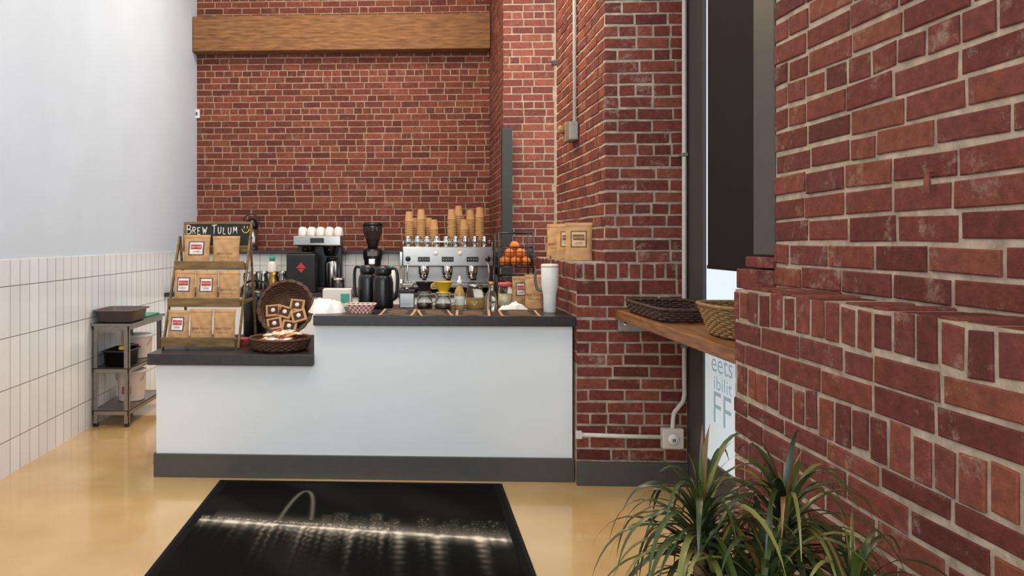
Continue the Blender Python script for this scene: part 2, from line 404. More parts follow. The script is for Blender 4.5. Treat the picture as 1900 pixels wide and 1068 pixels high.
# ================================================================ COUNTER
e=thing('bar_counter','white-fronted stepped service counter with gray base','counter',(-1.524,4.48,0))
mb=MB(); mb.box(0,.954,0,.68,0.0,.674); mb.box(.954,2.479,0,.68,0.0,.914); mb.build('body',['white'],e)
mb=MB(); mb.box(-.012,2.487,-.016,0,0,.14,0,.003); mb.box(-.012,0,0,.68,0,.14); mb.build('baseboard',['dgray'],e)
mb=MB(); mb.box(-1.565,-.572,4.435,5.38,.675,.742,0,.004); tag(mb.build('worktop',['worktop']),'low charcoal worktop holding pastry baskets and coffee rack','worktop')
mb=MB(); mb.box(-.571,.966,4.435,5.24,.915,.974,0,.004); tag(mb.build('worktop',['worktop']),'raised charcoal worktop holding carafes and menus','worktop')
mb=MB(); mb.box(XL+.01,.85,7.38,8.26,0,.86); tag(mb.build('back_counter',['white']),'white back counter beneath tiled half wall','counter')
mb=MB(); mb.box(XL+.008,.86,7.35,8.265,.86,.90,0,.004); tag(mb.build('worktop',['worktop']),'dark back worktop holding espresso equipment','worktop')
mb=MB(); mb.box(.60,.955,5.4,7.1,0,.86); tag(mb.build('side_counter',['white']),'white side counter beside brick pillar','counter')
mb=MB(); mb.box(.59,.957,5.38,7.12,.86,.90,0,.004); tag(mb.build('worktop',['worktop']),'dark side worktop holding fruit basket','worktop')
ZL,ZH,ZB=.742,.974,.90
# ================================================================ FLOOR MAT
def build_mat():
    x0,x1,y0,y1=-1.10,.515,1.95,4.39
    nx=430; ys=np.concatenate([np.linspace(y0,3.25,60),np.linspace(3.253,y1,380)])
    xs=np.linspace(x0,x1,nx); ny=len(ys)
    XX,YY=np.meshgrid(xs,ys); rs=np.random.RandomState(5)
    br=np.full(XX.shape,.006)
    yl=3.77-.133*(XX+1.09)
    dy=YY-yl
    sk=np.zeros(XX.shape)
    for k in range(9):
        a,b,c=rs.uniform(2,12),rs.uniform(2,12),rs.uniform(0,6); sk+=np.sin(XX*a+YY*b+c)
    br+=np.clip(sk,0,9)*.0022
    fld=np.repeat(np.repeat(rs.rand(ny//3+2,nx//2+2),3,0),2,1)[:ny,:nx]
    sky=np.zeros(XX.shape)
    x=-.60
    while x<.48:
        w=rs.uniform(.03,.10); h=rs.uniform(.05,.24)*(1 if -.45<x else .25)
        if .05<x<.2: h+=.08
        v=rs.uniform(.008,.032)
        soft=1/(1+np.exp(-(XX-x)/.003))*1/(1+np.exp((XX-x-w*.85)/.003))*1/(1+np.exp((dy-h)/.006))*(dy>.005)
        sky+=v*soft+soft*(fld>.90)*rs.uniform(.05,.30)*(fld-.88)*8
        x+=w
    br+=sky
    br+=.06*np.exp(-((dy-.05)/.06)**2)*(XX>-1.0)
    amp=np.interp(XX,[-1.1,-1.06,-.9,-.6,-.2,.1,.4,.5,.52],[0,.5,.7,.7,.8,.6,1,.3,0])
    irr=np.interp(XX,np.linspace(x0,x1,90),rs.uniform(.25,1.0,90))
    irr2=np.interp(XX,np.linspace(x0,x1,50),rs.uniform(.5,1.5,50))
    br+=amp*irr*np.exp(-((dy)/(.015*irr2))**2)*1.15
    br+=.30*amp*irr*np.exp(-((dy+.012)/.05)**2)
    br+=.5*amp*(fld>.6)*np.exp(-((dy-.04)/.014)**2)*(XX<-.1)
    for i in range(60):
        cx=rs.uniform(-1.05,.47); big=i<20
        if big: cx=-.74+.034*i+rs.uniform(-.010,.010)
        ln=rs.uniform(.08,.22); a=rs.uniform(.2,.65) if big else rs.uniform(.05,.3)
        if i in (24,30,36,41): ln=.26; a=.6; cx=[-.28,-.05,.13,.33][(24,30,36,41).index(i)]
        wd_=rs.uniform(.005,.013)*(1+.8*(ln>.23))
        br+=a*np.exp(-((XX-cx-.004*np.sin(YY*60+i))/wd_)**2)*np.where(dy<0,np.exp(dy/ln*2.2),0)*(.65+.35*np.sin(YY*110+i*2))
    t=np.linspace(-1,1,90); k=2.3
    ax=-.578+.080*t; ay=4.215-.42*(np.cosh(k*t)-1)/(np.cosh(k)-1)
    d=np.full(XX.shape,9.)
    for a_,b_ in zip(ax,ay): d=np.minimum(d,np.hypot(XX-a_,YY-b_))
    br+=.17*np.exp(-(d/.0095)**2)
    br=np.clip(br,.004,.9)
    cols=np.stack([br,br*.90,br*.76,np.ones_like(br)],-1).reshape(-1,4)
    edge=(XX<x0+.035)|(XX>x1-.035)|(YY>y1-.035); e2=edge.reshape(-1); cols[e2,:3]=.011
    zz=np.where(edge,.008,.0115)+0*XX
    vs=np.stack([XX,YY,zz],-1).reshape(-1,3)
    idx=np.arange(nx*ny).reshape(ny,nx)
    fs=np.stack([idx[:-1,:-1],idx[:-1,1:],idx[1:,1:],idx[1:,:-1]],-1).reshape(-1,4)
    me=bpy.data.meshes.new('printed_pile'); me.from_pydata(vs.tolist(),[],fs.tolist())
    a=me.attributes.new('Col','FLOAT_COLOR','POINT'); a.data.foreach_set('color',cols.astype(np.float32).ravel())
    me.materials.append(M['matpile'])
    e=thing('floor_mat','black entrance mat printed with night river skyline and arch','mat',(0,0,0))
    o=bpy.data.objects.new('printed_pile',me); COLL.objects.link(o); o.parent=e
    mb=MB(); mb.box(x0-.02,x1+.02,y0-.02,y1+.02,0.0005,.007,0,.003); mb.build('rubber_backing',['matrub'],e)
build_mat()
# ================================================================ PIPES, BOXES
e=thing('conduit_pipe','slim pale metal conduit running down the pillar edge','pipe',(1.578,4.412,0))
MB().tube(cat([(0,0,4.95),(0,0,3),(0,0,1.5),(0,0,.7),(0,0,.52),(-.03,0,.46),(-.06,-.005,.42),(-.068,-.005,.33)],6),.013).build('pipe',['pipe'],e)
for z in(.8,1.9,3.0): MB().box(-.02,.018,-.016,.02,z,z+.02,0,.003).build('pipe_strap',['galv'],e)
e=thing('outlet_box','pale metal outlet box with round receptacle on the pillar','outlet',(1.505,4.425,.225))
MB().box(-.06,.06,-.05,.0,0,.115,0,.006).build('box',['pipe'],e)
mb=MB(); mb.M=Matrix.Translation((0,-.052,.055))@Matrix.Rotation(pi/2,4,'X'); mb.lathe([(.001,.006),(.03,.006),(.034,0)],0); mb.build('receptacle',['wplastic'],e)
for x_ in(-.008,.003): MB().box(x_,x_+.005,-.062,-.058,.045,.062).build('slot',['black'],e)
e=thing('conduit_pipe','short horizontal pale conduit feeding the outlet','pipe',(.985,4.412,.285))
MB().tube([(0,0,.008),(.25,0,.002),(.46,0,0)],.013).build('pipe',['pipe'],e)
MB().box(-.025,.01,-.014,.015,-.014,.03,0,.004).build('end_fitting',['pipe'],e)
e=thing('conduit_pipe','vertical gray conduit on the pillar side ending at a box','pipe',(1.112,5.15,2.22))
MB().tube([(0,0,0),(0,0,2.75)],.012).build('pipe',['pipe'],e)
MB().box(-.016,.014,-.022,.022,1.0,1.02,0,.003).build('pipe_strap',['galv'],e)
e=thing('junction_box','steel junction box with capped fitting on brick','electrical box',(1.126,5.15,2.09))
MB().box(-.06,.0,-.055,.055,0,.125,0,.006).build('box',['galv'],e)
mb=MB(); mb.box(-.065,.0,.06,.13,.0,.14,0,.01); mb.M=Matrix.Translation((-.065,.1,.09))@Matrix.Rotation(-pi/2,4,'Y'); mb.lathe([(.03,0),(.03,.03),(.02,.04),(.001,.04)],0)
mb.build('cover',['wickerl'],e)
e=thing('wall_sensor','small white wall sensor on brick','sensor',(X(365,8.5),8.522,Z(217,8.5)))
MB().box(-.035,.035,-.04,0,0,.10,0,.008).build('case',['wplastic'],e)
MB().box(-.015,.015,-.043,-.039,.03,.07,0,.002).build('lens',['grayp'],e)
e=thing('wall_bracket','black metal bracket beside the tall window','bracket',(1.385,7.1,3.05))
mb=MB(); mb.box(-.02,.01,-.02,.02,0,.75,0,.003); mb.box(-.06,.01,-.03,.03,.0,.04,0,.003); mb.build('bracket',['black'],e)
e=thing('wall_hook','small rusty iron pin in a mortar joint','hook',(1.139,1.70,1.522))
MB().tube(cat([(.010,0,.048),(-.006,0,.046),(-.007,0,.018),(-.006,.002,0)],5),[.003,.003,.003,.003,.003,.004,.005,.005,.006,.007,.007,.007]).build('pin',['rust'],e)
# ================================================================ WINDOW SHELF + BRACKET + BASKETS
mb=MB(); mb.box(1.185,1.562,2.5,4.425,.965,1.02,0,.006)
tag(mb.build('window_shelf',['shelfwood']),'thick honey-brown wooden bar shelf along the window','shelf')
e=thing('shelf_bracket','galvanised steel shelf bracket bolted to brick','bracket',(1.20,4.43,.895))
MB().box(0,.20,-.03,0,0,.07,0,.003).build('plate',['galv'],e)
mb=MB(); mb.M=Matrix.Translation((.04,-.03,.04))@Matrix.Rotation(pi/2,4,'X'); mb.lathe([(.001,.006),(.010,.006),(.012,0)],0); mb.build('bolt',['chrome'],e)
def wicker(mb,rx,ry,h,flare,rings,K,tr,sq=None,m=0,z0=.006):
    def P(th,t,off):
        ca,sa=math.cos(th),math.sin(th)
        if sq:
            k=(abs(ca)**sq+abs(sa)**sq)**(-1/sq); ca*=k; sa*=k
        return ((rx+flare*t+off)*ca,(ry+flare*t+off)*sa,z0+h*t)
    N=K*3
    for i in range(rings):
        t=(i+.5)/rings
        mb.tube([P(2*pi*j/N,t,tr*.8*math.sin(K*pi*j/N+i*pi)) for j in range(N)],tr,m,5,True)
    for k in range(K):
        th=2*pi*(k+.5)/K
        mb.tube([P(th,0,0),P(th,.5,0),P(th,1.02,0)],tr*.8,m,5)
    for ph in(0,1): mb.tube([P(2*pi*j/N,1.02,tr*.9*math.sin(K*pi*j/N*.5+ph*pi)) for j in range(N)],tr*1.3,m,6,True)
    for rgt in np.linspace(.12,.97,int(max(4,rx/tr/2.2))):
        mb.tube([tuple([c*rgt for c in P(2*pi*j/48,0,0)[:2]]+[z0+tr*.4*math.sin(j*pi/2)]) for j in range(48)],tr*1.15,m,5,True)
e=thing('wicker_basket','shallow rectangular dark woven tray on the window shelf','basket',(1.372,3.98,1.024))
mb=MB(); wicker(mb,.160,.32,.055,.010,5,56,.006,sq=7); mb.build('basket_weave',['wickerd'],e)
e=thing('wicker_basket','round tan woven basket with flared rim on the window shelf','basket',(1.362,3.16,1.024))
mb=MB(); wicker(mb,.10,.15,.12,.042,12,40,.0055,sq=3); mb.build('basket_weave',['wickerl'],e)
# ================================================================ POUCHES
def pouch(name_label,w,h,T,style,loc,rz=0,rx=0,group=None):
    e=thing('coffee_bag',name_label,'coffee bag',loc,rz,group,rx)
    ph=(loc[0]*37+loc[1]*11)%6.28
    def th(t): return T*(1-t)**.65*(1-.25*(1-t)**5)+.0015
    def wf(t): return 1-.06*math.sin(pi*t)
    def F(s,t,sg,off=0): return (s*w/2*wf(t), sg*(th(t)*(max(0,1-abs(s)**3.0))**.6+off)+(.0024*math.sin(s*7+t*12+ph)+.0016*math.sin(s*3-t*21+ph))*(1 if t<.95 else .3)*min(1,t*6), t*h)
    mb=MB()
    mb.grid(lambda u,v:F(2*u-1,v,-1),18,20); mb.grid(lambda u,v:F(1-2*u,v,1),18,20)
    mb.grid(lambda u,v:(F(2*u-1,0,-1)[0],F(2*u-1,0,-1)[1]*(1-v)+F(2*u-1,0,1)[1]*v,.0),14,2)
    mb.build('pouch',['kraft'],e)
    mb=MB(); mb.grid(lambda u,v:F((2*u-1)*.97,.90+.008*v,-1,.0012),10,1); mb.build('tear_seal',['kraftdk'],e)
    if style in('label','faint'):
        mb=MB()
        P=lambda s0,s1,t0,t1,off,m:mb.grid(lambda u,v:F(s0+(s1-s0)*u,t0+(t1-t0)*v,-1,off),8,8,m)
        P(-.62,.62,.34,.78,.001,0); P(-.52,.52,.37,.75,.0018,1); P(-.44,.44,.53,.68,.0026,2)
        mb.text('BREW TULUM',w*.095,lambda a,b:F(a/(w/2),.605+b/h,-1,.0036),1,.66)
        mb.text('COFFEE',h*.06,lambda a,b:F(a/(w/2),.45+b/h,-1,.0026),0)
        mb.build('label_panel',['blue','lwhite','red'] if style=='label' else ['kraftdk','kraftlt','kraftdk'],e)
    else:
        mb=MB()
        mb.text('BREW TULUM',h*.10,lambda a,b:F(a/(w/2),.40+b/h,-1,.0012),0,.85)
        mb.text('specialty coffee',h*.055,lambda a,b:F(a/(w/2),.29+b/h,-1,.0012),0)
        mb.build('lettering',['kraftdk'],e)
    return e
RX0,RX1=-1.535,-1.075
e=thing('display_rack','three-tier brown wooden display rack holding coffee bags','rack',(0,0,ZL))
lv=[(4.60,.03),(4.73,.262),(4.87,.492)]
for i,(y,z) in enumerate(lv):
    mb=MB(); mb.box(RX0+.012,RX1-.012,y,y+.125,z,z+.012); mb.box(RX0+.0,RX1-.0,y-.012,y,z-.008,z+.048,0,.002)
    mb.box(RX0,RX0+.012,y,y+.125,z-.008,z+.035,0,.001); mb.box(RX1-.012,RX1,y,y+.125,z-.008,z+.035,0,.001)
    mb.build('tray_shelf',['rackwood'],e)
for x in (RX0-.014,RX1+.002):
    mb=MB()
    a=Vector((0,4.655,0)); b=Vector((0,5.01,.70)); 
    def bar(a,b,t=.024,w=.012):
        d=(b-a).normalized(); n=Vector((0,-d.z,d.y))*t/2
        vs=[]
        for p in(a,b):
            for xx in(x,x+w):
                for s_ in(-1,1): vs.append((xx,p.y+n.y*s_,max(p.z+n.z*s_,0)))
        mb.add(vs,[(0,1,3,2),(4,6,7,5),(0,4,5,1),(2,3,7,6),(0,2,6,4),(1,5,7,3)])
    bar(a,b); mb.build('front_upright',['rackwood'],e)
    mb=MB(); bar(Vector((0,5.19,0)),Vector((0,5.01,.70))); bar(Vector((0,4.80,.28)),Vector((0,5.12,.28)),.02); mb.build('rear_leg',['rackwood'],e)
mb=MB(); mb.box(RX0,RX1,5.0,5.02,.60,.625); mb.build('cross_bar',['rackwood'],e)
G='coffee bags on the display rack'
def bag(style,x,y,z,w=.144,h=.2,rz=0,lab=None,T=.038):
    lab=lab or ('kraft coffee bag with blue and red label' if style=='label' else 'kraft coffee bag with printed brown lettering')
    return pouch(lab,w,h,T,style,(x,y,z),rz,-.10,G)
for (i,y,z) in((0,4.66,ZL+.043),(1,4.79,ZL+.275)):
    bag('label',-1.448,y,z,rz=-.10,h=.196+.012*i); bag('label' if i else 'print',-1.303,y,z,rz=.05,h=.204); bag('print',-1.158,y,z,rz=-.04,h=.205)
bag('label',-1.405,4.925,ZL+.505,w=.175,h=.208,rz=.03,lab='larger kraft coffee bag with blue and red label'); bag('print',-1.212,4.925,ZL+.505,w=.185,h=.2,rz=-.03,lab='larger kraft coffee bag with brown lettering')
G='coffee bags on the brick ledge'
pouch('wide kraft coffee bag with faint label on brick ledge',.165,.235,.035,'faint',(1.045,4.72,1.293),-.22,-.05,G)
pouch('kraft coffee bag with faint label on brick ledge',.155,.235,.035,'faint',(1.04,5.02,1.293),-.35,-.05,G)
pouch('plain kraft coffee bag with lettering on brick ledge',.15,.24,.035,'print',(1.035,5.36,1.293),-.45,-.05,G)
# chalkboard sign
e=thing('chalkboard_sign','black chalkboard with wood frame and handwritten shop name','sign',(X(404,5.05),5.045,1.372),0,rx=-.12)
w2,h2=.226,.165
MB().box(-w2,w2,-.004,.004,.006,h2-.006).build('slate',['board'],e)
mb=MB(); mb.box(-w2-.008,w2+.008,-.010,.008,-.006,.010,0,.002); mb.box(-w2-.008,w2+.008,-.010,.008,h2-.010,h2+.006,0,.002); mb.box(-w2-.008,-w2+.008,-.010,.008,.010,h2-.01); mb.box(w2-.008,w2+.008,-.010,.008,.010,h2-.01); mb.build('frame',['rackwood'],e)
ST={'B':[[(0,0),(0.02,1)],[(0,1),(.55,.9),(.5,.6),(.05,.52)],[(.05,.52),(.7,.42),(.6,.05),(0,0)]],
'R':[[(0,0),(0,1)],[(0,1),(.55,.88),(.5,.58),(.03,.5)],[(.2,.5),(.65,0)]],
'E':[[(0,0),(0,1)],[(0,1),(.55,1.02)],[(0,.52),(.45,.54)],[(0,0),(.58,.02)]],
'W':[[(0,1),(.2,0)],[(.2,0),(.42,.75)],[(.42,.75),(.62,0)],[(.62,0),(.88,1)]],
'T':[[(-.1,1),(.75,1.04)],[(.32,1),(.3,0)]],
'U':[[(0,1),(.02,.25),(.28,0),(.55,.25),(.58,1)]],
'L':[[(.05,1),(0,0)],[(0,0),(.5,.03)]],
'M':[[(0,0),(.08,1)],[(.08,1),(.38,.35)],[(.38,.35),(.68,1)],[(.68,1),(.8,0)]]}
mb=MB(); x=-.212; zc=.088
for i,ch in enumerate('BREW TULUM'):
    if ch==' ': 
        x+=.024; mb.build('chalk_word',['chalk'],e); mb=MB(); continue
    hh=.062 if ch in 'B' and i==0 or i==5 else .046
    wd0=hh*.62 if ch in'BT' else .030
    for stt in ST[ch]:
        pts=[(x+a*wd0*1.05,-.0055,zc+b*hh+.003*math.sin(i*2.3)) for a,b in stt]
        mb.tube(cat(pts,4) if len(pts)>2 else pts,.0031,0,5)
    x+=(.90 if ch in 'WM' else .66)*wd0*1.05+.0135
mb.build('chalk_word',['chalk'],e)
mb=MB(); sx_=.190
mb.tube([(sx_+.024*math.cos(a),-.006,zc+.036+.028*math.sin(a)) for a in np.linspace(pi*1.02,pi*1.98,11)],.0034,0,5)
for dx in(-.011,.011): mb.tube([(sx_+dx,-.006,zc+.036),(sx_+dx,-.006,zc+.054)],.0034,0,5)
mb.build('smiley_face',['chalky'],e)
# ================================================================ PASTRY BASKETS
tx,ty=X(520,4.66),4.66
e=thing('wicker_tray','low round brown wicker tray filled with wrapped treats','basket',(tx,ty,ZL+.005))
mb=MB(); wicker(mb,.165,.165,.06,.02,6,44,.0065); mb.build('basket_weave',['wickerm'],e)
rr=random.Random(9)
def packet(loc,rz,k,lab,rx=0,ry=0):
    mb=MB()
    mb.grid(lambda u,v:((u-.5)*.085,(v-.5)*.06,.016*(math.sin(pi*u)*math.sin(pi*v))**.6+.002*math.sin(u*20)*math.sin(v*17)),10,8,0)
    mb.grid(lambda u,v:((u-.5)*.085,(v-.5)*.06,-.008*(math.sin(pi*u)*math.sin(pi*v))**.6),10,8,0)
    e=thing('wrapped_treat',lab,'wrapped snack',loc,rz,'wrapped treats in the wicker tray'); e.rotation_euler=(rx,ry,rz)
    mb.build('wrapper',[k],e)
    MB().box(-.02,.02,-.013,.013,.016,.019,0,.0008).build('sticker',['lwhite' if k!='cello' else 'red'],e)
    return e
for i in range(13):
    a=i*2.4; r=.12*math.sqrt((i+.5)/13)
    packet((tx+r*math.cos(a),ty+r*math.sin(a),ZL+.045+.022*(i%3)+(.02 if i<5 else 0)),rr.uniform(0,3),['cello','cookie','cello','lwhite'][i%4],['clear cellophane wrapped treat with red sticker','brown cookie packet with white sticker','clear cellophane wrapped treat with red sticker','white paper wrapped treat with sticker'][i%4],rr.uniform(-.35,.35),rr.uniform(-.3,.3))
TB=Vector((X(530,5.0),5.0,ZL+.03)); tilt=math.radians(62)
e=thing('wicker_basket','round brown wicker basket propped upright showing its inside','basket',TB,0,rx=tilt)
mb=MB(Matrix.Translation((0,.175,0))); wicker(mb,.145,.155,.09,.035,9,40,.0065); mb.build('basket_weave',['wickerm'],e)
RT=Matrix.Translation(TB)@Matrix.Rotation(tilt,4,'X')
def treatbox(lx,ly,lz,rz,lab):
    p=RT@Vector((lx,ly,lz))
    e=thing('pastry_box',lab,'pastry box',p,0,'kraft pastry boxes in the propped basket')
    e.rotation_euler=(Matrix.Rotation(tilt,4,'X')@Matrix.Rotation(rz,4,'Z')).to_euler()
    MB().box(-.05,.05,-.042,.042,0,.028,0,.003).build('box',['kraft'],e)
    MB().box(-.034,.034,-.028,.028,.0275,.030,0,.0005).build('window',['coffee'],e)
    MB().lathe([(.001,.0335),(.015,.0335),(.0155,.030)],0,16).build('sticker',['lwhite'],e)
for a in((-.07,.07,.045,.2),(.03,.05,.05,-.15),(.09,.12,.06,.3),(-.01,.16,.03,-.3),(-.09,.17,.03,.1),(.07,.21,.03,-.1)): treatbox(*a,'small kraft pastry box with window and round sticker')
e=thing('paper_bowl','small red and white checked paper bowl','bowl',(X(452,4.8),4.82,ZL))
MB().lathe([(.035,.0),(.05,.045),(.052,.047),(.047,.044),(.033,.004),(.001,.003)],0,24).build('bowl',['pink'],e)
e=thing('airpot','large black insulated airpot with carrying handle','airpot',(X(474,5.28),5.285,ZL))
MB().lathe([(.080,0),(.085,.01),(.085,.27),(.08,.30),(.055,.325),(.001,.33)],0,28).build('body',['black'],e)
MB().tube(cat([(-.085,0,.26),(-.095,0,.33),(-.05,0,.385),(.05,0,.385),(.095,0,.33),(.085,0,.26)],5),.008).build('handle',['black'],e)
MB().tube(cat([(0,-.06,.30),(0,-.075,.315),(0,-.08,.29)],4),.010).build('spout',['dkmetal'],e)
# ================================================================ CARAFES
def carafe(loc,rz,lab,s=1,g='black thermal carafes'):
    e=thing('thermal_carafe',lab,'carafe',loc,rz,g)
    MB().lathe([(.058,0),(.064,.006),(.066,.03),(.066,.17),(.060,.20),(.050,.222)],0,28).build('body',['black'],e)
    MB().lathe([(.052,.222),(.055,.23),(.055,.26),(.045,.272),(.02,.278),(.001,.279)],0,24).build('lid',['black'],e)
    MB().tube(cat([(.052,0,.255),(.095,0,.262),(.112,0,.22),(.11,0,.12),(.095,0,.07),(.062,0,.06)],5),.010).build('handle',['black'],e)
    MB().tube([(-.04,0,.235),(-.07,0,.262)],[.014,.008]).build('spout',['black'],e)
    e.scale=(s,s,s); return e
c=carafe((X(711,4.92),4.92,ZH),-.6,'tall black thermal carafe with side handle')
dup(c,(X(683,5.12),5.10,ZH),2.6,'black thermal carafe standing behind another')
def lathe_thing(name,label,catg,loc,parts,group=None,rz=0):
    e=thing(name,label,catg,loc,rz,group)
    for pn,prof,mt in parts: MB().lathe(prof,0,28).build(pn,[mt],e)
    return e
e=thing('paper_bowl','red and white checked paper food tray','bowl',(X(670,4.62),4.62,ZH))
mb=MB()
def trayp(u,v):
    a=2*pi*u; r=.066+.026*v; k=(abs(math.cos(a))**4+abs(math.sin(a))**4)**(-.25)
    return (r*k*math.cos(a),.75*r*k*math.sin(a),.055*v)
n=40
for j in range(4):
    for i in range(n):
        q=[trayp((i+a)/n,(j+b)/4) for a,b in((0,0),(1,0),(1,1),(0,1))]
        mb.add(q,[(0,1,2,3)],(i+j)%2,True)
mb.add([trayp(i/n,0) for i in range(n)],[tuple(range(n))],1)
mb.build('tray',['pink','lwhite'],e)
MB().tube([trayp(i/40,1) for i in range(40)],.003,0,6,True).build('rim',['lwhite'],e)
def clothpile(loc,rx,ry,h,seed,label,name='cloth_napkin',catg='cloth'):
    mb=MB()
    def f(u,v):
        a=2*pi*u; r=v; x_,y_=math.cos(a)*r,math.sin(a)*r
        n1=noise.noise(Vector((x_*1.3+seed,y_*1.3,seed))); n2=noise.noise(Vector((x_*3+seed,y_*3+7,seed)))
        rid=1-abs(noise.noise(Vector((x_*1.8+seed,y_*1.8+3,seed*2))))*2
        R=1+.20*noise.noise(Vector((math.cos(a)*1.6,math.sin(a)*1.6,seed)))+.05*math.sin(5*a+seed)
        dome=max(0,1-r**3.0)
        z=h*dome*(.62+.30*n1+.22*n2+.32*(rid-.5))
        if v>.99: z=.001
        return (rx*R*x_,ry*R*y_,max(.001,z))
    mb.grid(f,80,34,0)
    return tag(mb.build(name,['cloth'],loc=loc),label,catg)
clothpile((X(607,4.64),4.64,ZH),.120,.10,.115,5.3,'crumpled white cloth bundle on the worktop')
clothpile((X(950,4.80),4.80,ZH),.095,.07,.06,8.6,'loose stack of white paper napkins','paper_napkins','napkins')
e=thing('takeout_box','white paper box with green print','box',(X(628,5.05),5.05,ZH))
MB().box(-.10,.09,-.06,.06,0,.12,0,.004).build('box',['lwhite'],e); MB().box(.02,.08,-.0625,-.0595,.03,.09).build('print',['green'],e)
def menu(b0,b1,y0,y1,rz,lab):
    cx=X((b0+b1)/2,(y0+y1)/2); w=(X(b1,y0)-X(b0,y0)); d=y1-y0
    e=thing('paper_menu',lab,'menu',(cx,(y0+y1)/2,ZH+.001),rz,'printed paper menus on the worktop')
    zf=lambda u,v:.003*math.sin(pi*u)**2+.016*v**2
    def g(i,m,nm,off):
        mb=MB(); mb.grid(lambda u,v:((u-.5)*(w-i),(v-.5)*(d-i),zf(u,v)+off),10,8,0); mb.build(nm,[m],e)
    g(0,'kraft','sheet',0); g(.030,'board','print',.001)
    mb=MB()
    for k in range(4): mb.grid(lambda u,v:((u-.5)*w*(.6-.1*(k%2)),-d*.28+k*d*.17+v*.008,zf(.5+(u-.5)*.6,.22+k*.17+v*.04)+.0024),6,1,0)
    mb.build('text_lines',['kraft'],e)
menu(706,770,4.46,4.70,-.12,'kraft and black paper menu with turned corner')
menu(776,838,4.455,4.66,.10,'kraft and black paper menu beside coffee server')
menu(845,910,4.455,4.64,-.08,'kraft and black paper menu below bottles')
menu(926,1000,4.455,4.66,.0,'flat dark paper menu with kraft border')
def server(loc,dr,lab,s=1):
    e=thing('glass_server',lab,'coffee server',loc,.3,'glass coffee servers on the worktop')
    MB().lathe([(.001,.002),(.045,.002),(.052,.02),(.050,.06),(.036,.095),(.034,.105),(.037,.11),(.035,.11),(.032,.104),(.034,.094),(.047,.06),(.049,.02),(.043,.006),(.001,.006)],0,28,cap=False).build('carafe',['glass'],e)
    MB().lathe([(.001,.008),(.042,.008),(.0475,.022),(.0465,.045),(.001,.045)],0,24,cap=False).build('coffee',['coffee'],e)
    MB().tube(cat([(.034,0,.10),(.07,0,.10),(.078,0,.06),(.05,0,.04)],5),.005).build('handle',['glass'],e)
    MB().lathe([(.045,.111),(.045,.116),(.028,.118),(.030,.125),(.058,.178),(.060,.18),(.056,.178),(.026,.124),(.012,.118)],0,28,cap=False).build('dripper',[dr],e)
    mb=MB(); mb.tube(cat([(-.045,0,.165),(-.075,0,.165),(-.075,0,.14),(-.04,0,.14)],4),.004); mb.build('dripper_handle',[dr],e)
    e.scale=(s,s,s); return e
server((X(788,4.78),4.82,ZH),'smoke','glass pour-over server with smoked dripper')
server((X(823,4.72),4.74,ZH),'yellow','glass pour-over server topped by yellow dripper',1.03)
e=thing('steel_canister','square steel canister with dark lid','canister',(X(755,4.95),4.98,ZH))
MB().box(-.05,.05,-.045,.045,0,.10,0,.006).build('body',['steel'],e); MB().box(-.052,.052,-.047,.047,.10,.118,0,.004).build('lid',['dkmetal'],e)
MB().lathe([(.012,.118),(.014,.13),(.001,.132)],0).build('knob',['chrome'],e)
e=lathe_thing('syrup_bottle','small amber syrup bottle with white cap','bottle',(X(853,4.85),4.87,ZH),[('bottle',[(.03,0),(.034,.008),(.034,.10),(.028,.125),(.014,.15),(.014,.16)],'amber'),('cap',[(.017,.158),(.017,.185),(.008,.19),(.006,.215),(.001,.216)],'wplastic')])
MB().lathe([(.0345,.03),(.0348,.031),(.0348,.085),(.0345,.086)],0,28,cap=False).build('label_band',['lwhite'],e)
e=lathe_thing('glass_jar','clear glass jar with lid holding pale syrup','jar',(X(881,4.85),4.85,ZH),[('jar',[(.05,0),(.056,.008),(.056,.11),(.048,.13),(.046,.14)],'glass'),('contents',[(.046,.006),(.051,.012),(.051,.075),(.001,.075)],'amber'),('lid',[(.05,.138),(.051,.16),(.046,.164),(.001,.165)],'steel')])
e=lathe_thing('glass_bottle','clear glass bottle with narrow neck','bottle',(X(914,4.62),4.70,ZH),[('bottle',[(.028,0),(.034,.006),(.034,.09),(.028,.115),(.016,.14),(.016,.17),(.018,.173)],'glass'),('cork',[(.014,.165),(.014,.188),(.001,.189)],'cookie')])
e=lathe_thing('glass_jar','glass jar with pale pink lid','jar',(X(938,5.0),5.02,ZH),[('jar',[(.042,0),(.046,.008),(.046,.12),(.038,.14)],'glass'),('contents',[(.038,.008),(.042,.012),(.042,.09),(.001,.09)],'cello'),('lid',[(.046,.14),(.047,.16),(.042,.165),(.001,.166)],'pink')])
G='kraft bags on the worktop'
pouch('kraft coffee bag standing beside the tumbler',.12,.22,.03,'print',(X(990,4.98),4.96,ZH+.001),-.25,0,G)
pouch('small kraft coffee bag leaning behind jars',.11,.2,.03,'label',(X(966,5.12),5.16,ZH+.001),.2,0,G)
e=thing('travel_tumbler','white insulated tumbler with handle, lid and straw','tumbler',(X(1020,4.70),4.70,ZH),-.4)
MB().lathe([(.035,0),(.038,.004),(.040,.10),(.044,.125),(.052,.16),(.053,.275),(.051,.28)],0,32).build('body',['wplastic'],e)
MB().lathe([(.053,.278),(.054,.29),(.048,.298),(.001,.30)],0,32).build('lid',['lwhite'],e)
MB().tube(cat([(-.05,0,.255),(-.085,0,.25),(-.09,0,.19),(-.075,0,.14),(-.045,0,.135)],6),.009).build('handle',['grayp'],e)
MB().tube([(.01,0,.295),(.004,0,.35)],.005).build('straw',['glass'],e)
